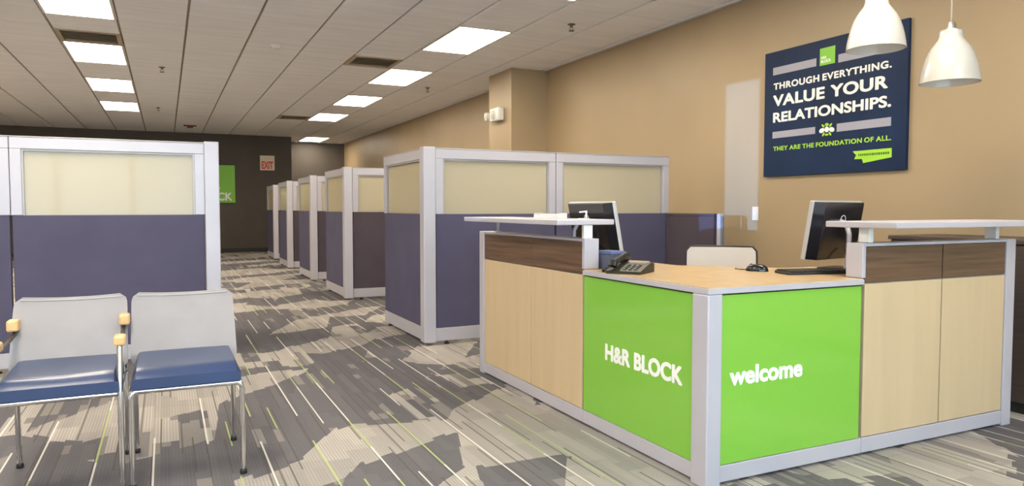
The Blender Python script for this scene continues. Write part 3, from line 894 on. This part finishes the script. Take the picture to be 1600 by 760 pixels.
# office chair behind the desk
oc = thing('office_chair', 'pale grey backed office chair behind the reception worktop', 'chair', (3.03, 3.40, 0), math.radians(-42))
part(oc, 'gas_column', MB().lathe([(0.03, 0.07), (0.03, 0.25), (0.018, 0.26), (0.018, 0.40)], 0, 0, 16), BLACK, True)
for i in range(5):
    a = 2 * PI * i / 5 + 0.3
    lg = part(oc, 'base_arm', MB().tube([(0.02 * math.cos(a), 0.02 * math.sin(a), 0.095), (0.27 * math.cos(a), 0.27 * math.sin(a), 0.065)], [0.024, 0.014], 10), BLACK, True)
    cx, cy = 0.27 * math.cos(a), 0.27 * math.sin(a)
    part(lg, 'caster', MB().tube([(cx - 0.018 * math.sin(a), cy + 0.018 * math.cos(a), 0.028), (cx + 0.018 * math.sin(a), cy - 0.018 * math.cos(a), 0.028)], 0.028, 16), BLACK, True)
    part(lg, 'caster_stem', MB().tube([(cx, cy, 0.03), (cx, cy, 0.065)], 0.007, 8), BLACK, True)
part(oc, 'seat', MB().cbox(-0.23, 0.23, -0.24, 0.22, 0.40, 0.47, 0.03), NAVYSEAT, True)
def ob(u, v):
    x = (u - 0.5) * 2
    z = 0.52 + v * 0.327
    c = 0.0
    if v > 0.88: c = 0.022 * (1 - math.sqrt(max(0, 1 - ((v - 0.88) / 0.12) ** 2)))
    return (x * (0.212 - c), 0.20 + 0.06 * v + 0.02 * (1 - x * x), z)
part(oc, 'backrest', MB().grid(ob, 18, 14, (0, 0.02, 0)), mat('pale_mesh_back', (0.62, 0.565, 0.53), 0.7, bump=0.3, bscale=700), True)
fp = [ob(0, i / 14) for i in range(15)] + [ob(i / 18, 1) for i in range(1, 19)] + [ob(1, 1 - i / 14) for i in range(1, 15)]
part(oc, 'back_frame', MB().tube([(p[0] * 1.02, p[1] + 0.014, p[2] + (0.004 if i > 14 and i < 33 else 0)) for i, p in enumerate(fp)], 0.008, 8), BLACK, True)
part(oc, 'back_spine', MB().tube([(0, 0.05, 0.395), (0, 0.24, 0.41), (0, 0.27, 0.50), (0, 0.28, 0.62)], 0.018, 10), BLACK, True)

# low walnut cabinet against the wall, right of the desk opening
o0 = (4.06, 2.20, 0)
cz = thing('credenza', 'low dark walnut cabinet by the tan wall behind the right counter', 'cabinet', o0)
part(cz, 'body', W().box(4.08, 4.552, 2.20, 3.04, 0.06, 0.905), ESPRESSO)
part(cz, 'top', W().cbox(4.055, 4.554, 2.19, 3.05, 0.905, 0.93, 0.004), ESPRESSO)
part(cz, 'plinth', W().box(4.10, 4.54, 2.22, 3.02, 0, 0.06), TRIMDARK)
for a, b in ((2.205, 2.617), (2.623, 3.035)):
    d = part(cz, 'door', W().cbox(4.062, 4.08, a, b, 0.065, 0.90, 0.003), ESPRESSO)
    hy = b - 0.05 if a < 2.5 else a + 0.05
    part(d, 'handle', W().tube([(4.062, hy, 0.55), (4.045, hy, 0.55), (4.045, hy, 0.68), (4.062, hy, 0.68)], 0.005, 8), CHROME, True)

# slim clear screen at the end of the low partition
o0 = (4.225, 4.72, 0)
gs = thing('screen_post', 'thin silver post with a clear edge at the end of the low partition', 'post', o0)
part(gs, 'post', W().cbox(4.205, 4.245, 4.735, 4.775, 0.0, 1.05, 0.004), SILVER)
part(gs, 'dark_edge', W().cbox(4.213, 4.237, 4.715, 4.735, 0.02, 1.03, 0.003), mat('blue_grey_edge', (0.16, 0.18, 0.22), 0.3))
part(gs, 'foot', W().cbox(4.195, 4.255, 4.71, 4.785, 0.0, 0.02, 0.004), BLACK)

# ------------------------------------------------------------ poster on the right wall
PX = XR - 0.002
o0 = (PX, 3.94, 1.36)
po = thing('wall_poster', 'large navy motivational poster with white and lime lettering on the tan wall', 'poster', o0)
YL = 4.593                     # left edge; u runs towards -y
PT = 0.026                     # board thickness
board = part(po, 'board', W().cbox(PX - PT, PX, 3.296, YL, 1.359, 2.38, 0.002), NAVY)
FXp = -PT - 0.0002
def prect(name, u0, u1, z0, z1, m, par=None, d=0.0015):
    return part(par or board, name, W().box(PX - PT - d, PX - PT - 0.0002, YL - u1, YL - u0, z0, z1), m)
def ptext(body, u0, u1, z0, z1, m, bold, par=None, sp=1.0, d=0.0015, lift=0.0):
    return put_text('lettering', body, m, par or board, (FXp - lift, YL - 3.94, -1.36), (0, -1, 0), (0, 0, 1), u0, u1, z0, z1, bold=bold, depth=d, spacing=sp)
prect('print_bar', 0.091, 0.529, 2.189, 2.250, GREYBAR)
prect('print_bar', 0.732, 1.180, 2.180, 2.240, GREYBAR)
lg = prect('logo_square', 0.562, 0.702, 2.184, 2.314, GREEN_SIGN)
ptext('H&R', 0.575, 0.625, 2.232, 2.252, LETTER, 0.02, lg, d=0.001, lift=0.0014)
ptext('BLOCK', 0.575, 0.668, 2.203, 2.225, LETTER, 0.02, lg, d=0.001, lift=0.0014)
ptext('THROUGH EVERYTHING.', 0.099, 1.175, 2.068, 2.122, LETTER, 0.03, sp=1.12)
ptext('VALUE YOUR', 0.096, 1.149, 1.931, 2.024, LETTER, 0.03, sp=1.05)
ptext('RELATIONSHIPS.', 0.099, 1.177, 1.799, 1.882, LETTER, 0.028, sp=1.02)
prect('print_bar', 0.096, 0.531, 1.672, 1.725, GREYBAR)
prect('print_bar', 0.731, 1.180, 1.668, 1.728, GREYBAR)
ptext('THEY ARE THE FOUNDATION OF ALL.', 0.106, 1.184, 1.568, 1.604, LIMELET, 0.02, sp=1.1)
# small leafy ornament between the lower bars
em = W()
cu0, cz0 = 0.640, 1.695
def leaf(cu, cz, r, ry, ang, m):
    n = 12
    pts = []
    for k in range(n):
        a = 2 * PI * k / n
        u, v_ = r * math.cos(a), ry * math.sin(a)
        pts.append((YL - (cu + u * math.cos(ang) - v_ * math.sin(ang)), cz + u * math.sin(ang) + v_ * math.cos(ang)))
    return W().prism(pts, PX - PT - 0.0015, PX - PT - 0.0002, 'x')
for (a, b_, r, ry, an) in ((-0.045, -0.005, 0.026, 0.018, 0.3), (0.045, -0.005, 0.026, 0.018, -0.3), (0.0, 0.0, 0.020, 0.022, 0), (0.0, 0.036, 0.018, 0.012, 0)):
    part(board, 'ornament_bloom', leaf(cu0 + a, cz0 + b_, r, ry, an, None), LETTER if b_ < 0.03 else LIMELET)
for (a, b_, an) in ((-0.03, -0.035, 0.9), (0.03, -0.035, -0.9), (-0.035, 0.03, -0.7), (0.035, 0.03, 0.7), (0.0, -0.04, 0.0)):
    part(board, 'ornament_leaf', leaf(cu0 + a, cz0 + b_, 0.017, 0.008, an, None), LIMELET)
rb = part(board, 'ribbon', W().prism([(YL - 0.875, 1.512), (YL - 1.190, 1.514), (YL - 1.191, 1.450), (YL - 0.965, 1.422), (YL - 0.955, 1.452), (YL - 0.890, 1.454), (YL - 0.905, 1.483)], PX - PT - 0.0015, PX - PT - 0.0002, 'x'), LIMELET)
x_ = 0.925
random.seed(3)
while x_ < 1.165:
    wd = random.uniform(0.008, 0.016)
    part(rb, 'ribbon_print', W().box(PX - PT - 0.0025, PX - PT - 0.0014, YL - x_ - wd, YL - x_, 1.474, 1.490), mat('dark_green_print', (0.05, 0.16, 0.02), 0.5))
    x_ += wd + 0.005
# light switch
sw = tag(thing('light_switch', 'small light switch plate on the tan wall below the poster', 'switch', (XR, 4.70, 1.05)), 'small light switch plate on the tan wall below the poster', 'switch')
part(sw, 'plate', MB().cbox(-0.008, -0.0005, -0.036, 0.036, -0.058, 0.058, 0.002), CREAMP)
part(sw, 'toggle', MB().cbox(-0.018, -0.008, -0.006, 0.006, -0.012, 0.012, 0.002), WHITE)

# ------------------------------------------------------------ pendant lamps
def pendant(label, x, y, zb):
    t = thing('pendant_lamp', label, 'pendant lamp', (x, y, zb), 0, 'white bell pendants over the desk')
    R0 = 0.150
    pr = [(R0, 0.0), (0.147, 0.03), (0.140, 0.07), (0.130, 0.11), (0.117, 0.15), (0.100, 0.185), (0.080, 0.213), (0.064, 0.235), (0.058, 0.255), (0.057, 0.278), (0.050, 0.284)]
    inn = [(r - 0.005, z + (0.0 if i else 0.0)) for i, (r, z) in enumerate(pr[:-1])] + [(0.045, 0.278)]
    part(t, 'shade', MB().lathe(pr + inn[::-1], seg=40, closed=True), SHADE, True)
    part(t, 'cap', MB().lathe([(0.052, 0.280), (0.052, 0.286), (0.024, 0.292), (0.020, 0.325), (0.010, 0.335)], seg=20), mat('brushed_nickel', (0.55, 0.52, 0.48), 0.3, metal=0.9), True)
    part(t, 'cord', MB().tube([(0, 0, 0.333), (0, 0, CEIL - zb - 0.02)], 0.004, 8), mat('grey_cord', (0.35, 0.32, 0.28), 0.5), True)
    part(t, 'canopy', MB().lathe([(0.06, CEIL - zb - 0.022), (0.06, CEIL - zb - 0.006), (0.05, CEIL - zb)], seg=24), WHITE, True)
    part(t, 'socket', MB().lathe([(0.020, 0.20), (0.020, 0.279)], seg=16), WHITE, True)
    part(t, 'bulb', MB().lathe([(0.004, 0.095), (0.022, 0.102), (0.032, 0.125), (0.028, 0.155), (0.014, 0.185), (0.013, 0.20)], seg=18), emit('lit_bulb', (1, 0.93, 0.82, 1), 4.0) if 'bulbm' not in MATS else MATS['bulbm'], True)
    return t
pendant('white bell pendant lamp hanging in front of the navy poster', 3.52, 2.75, 1.965)
pendant('white bell pendant lamp right of the navy poster, hanging lower', 3.90, 2.58, 1.785)

# ------------------------------------------------------------ signs on the back wall
o0 = (1.10, YB - 0.002, 1.225)
sg = thing('wall_sign', 'lime square logo sign on the dark end wall', 'sign', o0)
bd_ = part(sg, 'board', W().cbox(0.64, 1.561, YB - 0.03, YB - 0.002, 1.225, 2.142, 0.003), GREEN_SIGN)
put_text('lettering', 'H&R', LETTER, bd_, (-1.10, -0.0285, -1.225), (1, 0, 0), (0, 0, 1), 0.71, 1.23, 1.56, 1.75, bold=0.03)
put_text('lettering', 'BLOCK', LETTER, bd_, (-1.10, -0.0285, -1.225), (1, 0, 0), (0, 0, 1), 0.71, 1.49, 1.275, 1.475, bold=0.03)
o0 = (2.32, YB - 0.002, 2.03)
ex = thing('exit_sign', 'cream exit sign with red letters on the dark end wall', 'sign', o0)
eb = part(ex, 'housing', W().cbox(2.15, 2.496, YB - 0.07, YB - 0.002, 2.035, 2.405, 0.006), CREAMP)
put_text('lettering', 'EXIT', REDP, eb, (-2.32, -0.0685, -2.03), (1, 0, 0), (0, 0, 1), 2.185, 2.462, 2.07, 2.26, bold=0.03)

# emergency light on the column
ey, ez = 8.87, 2.34
em_ = thing('emergency_light', 'white emergency light box on the tan column', 'emergency light', (4.05, ey, ez))
part(em_, 'housing', MB().cbox(-0.085, -0.001, -0.17, 0.12, -0.085, 0.085, 0.014), WHITE, True)
for yy_ in (-0.02, 0.19):
    hd = part(em_, 'lamp_head', MB().tube([(-0.02, yy_, 0.0), (-0.085, yy_, -0.01), (-0.105, yy_, -0.014)], [0.045, 0.062, 0.060], 18), WHITE, True)
    part(hd, 'lens', MB().tube([(-0.105, yy_, -0.014), (-0.109, yy_, -0.014)], 0.05, 18), mat('grey_lens', (0.5, 0.5, 0.48), 0.15))
part(em_, 'bracket', MB().cbox(-0.05, -0.001, 0.12, 0.16, -0.02, 0.02, 0.004), WHITE)

# sprinklers and smoke detectors
def sprinkler(label, x, y, m):
    t = thing('sprinkler_head', label, 'sprinkler', (x, y, CEIL), 0, 'ceiling sprinklers')
    part(t, 'escutcheon', MB().lathe([(0.035, -0.006), (0.040, 0.0)], seg=20), m, True)
    part(t, 'body', MB().lathe([(0.012, -0.03), (0.014, -0.006)], seg=12), m, True)
    part(t, 'yoke', MB().tube([(-0.014, 0, -0.03), (-0.018, 0, -0.045), (-0.004, 0, -0.062)], 0.003, 6).tube([(0.014, 0, -0.03), (0.018, 0, -0.045), (0.004, 0, -0.062)], 0.003, 6), m)
    part(t, 'deflector', MB().lathe([(0.028, -0.066), (0.028, -0.062)], seg=16), m)
BRASS = mat('dull_steel', (0.14, 0.12, 0.10), 0.4, metal=0.6)
sprinkler('sprinkler head in the ceiling above the front cubicle, nearest the tan wall', 3.632, 6.236, BRASS)
sprinkler('sprinkler head in the ceiling above the left cubicle', -0.003, 10.376, BRASS)
sprinkler('distant sprinkler head near the tan column', 3.58, 10.41, BRASS)
sprinkler('farthest sprinkler head, beside the small left lit panels', -0.081, 14.54, BRASS)
sm = thing('smoke_detector', 'round white smoke detector in the middle of the ceiling', 'smoke detector', (1.149, 8.449, CEIL))
part(sm, 'base', MB().lathe([(0.062, -0.012), (0.066, 0.0)], seg=28), WHITE, True)
part(sm, 'dome', MB().lathe([(0.02, -0.042), (0.045, -0.034), (0.055, -0.012)], seg=28), WHITE, True)
al = thing('ceiling_alarm', 'small dark red alarm under the ceiling near the end wall', 'alarm', (0.523, 17.378, CEIL))
part(al, 'base', MB().cbox(-0.13, 0.13, -0.05, 0.05, -0.02, 0.0, 0.005), mat('dark_red_plastic', (0.16, 0.03, 0.02), 0.4))
part(al, 'strobe', MB().cbox(-0.06, 0.06, -0.035, 0.035, -0.055, -0.02, 0.01), mat('dark_red_plastic', (0.16, 0.03, 0.02), 0.4))
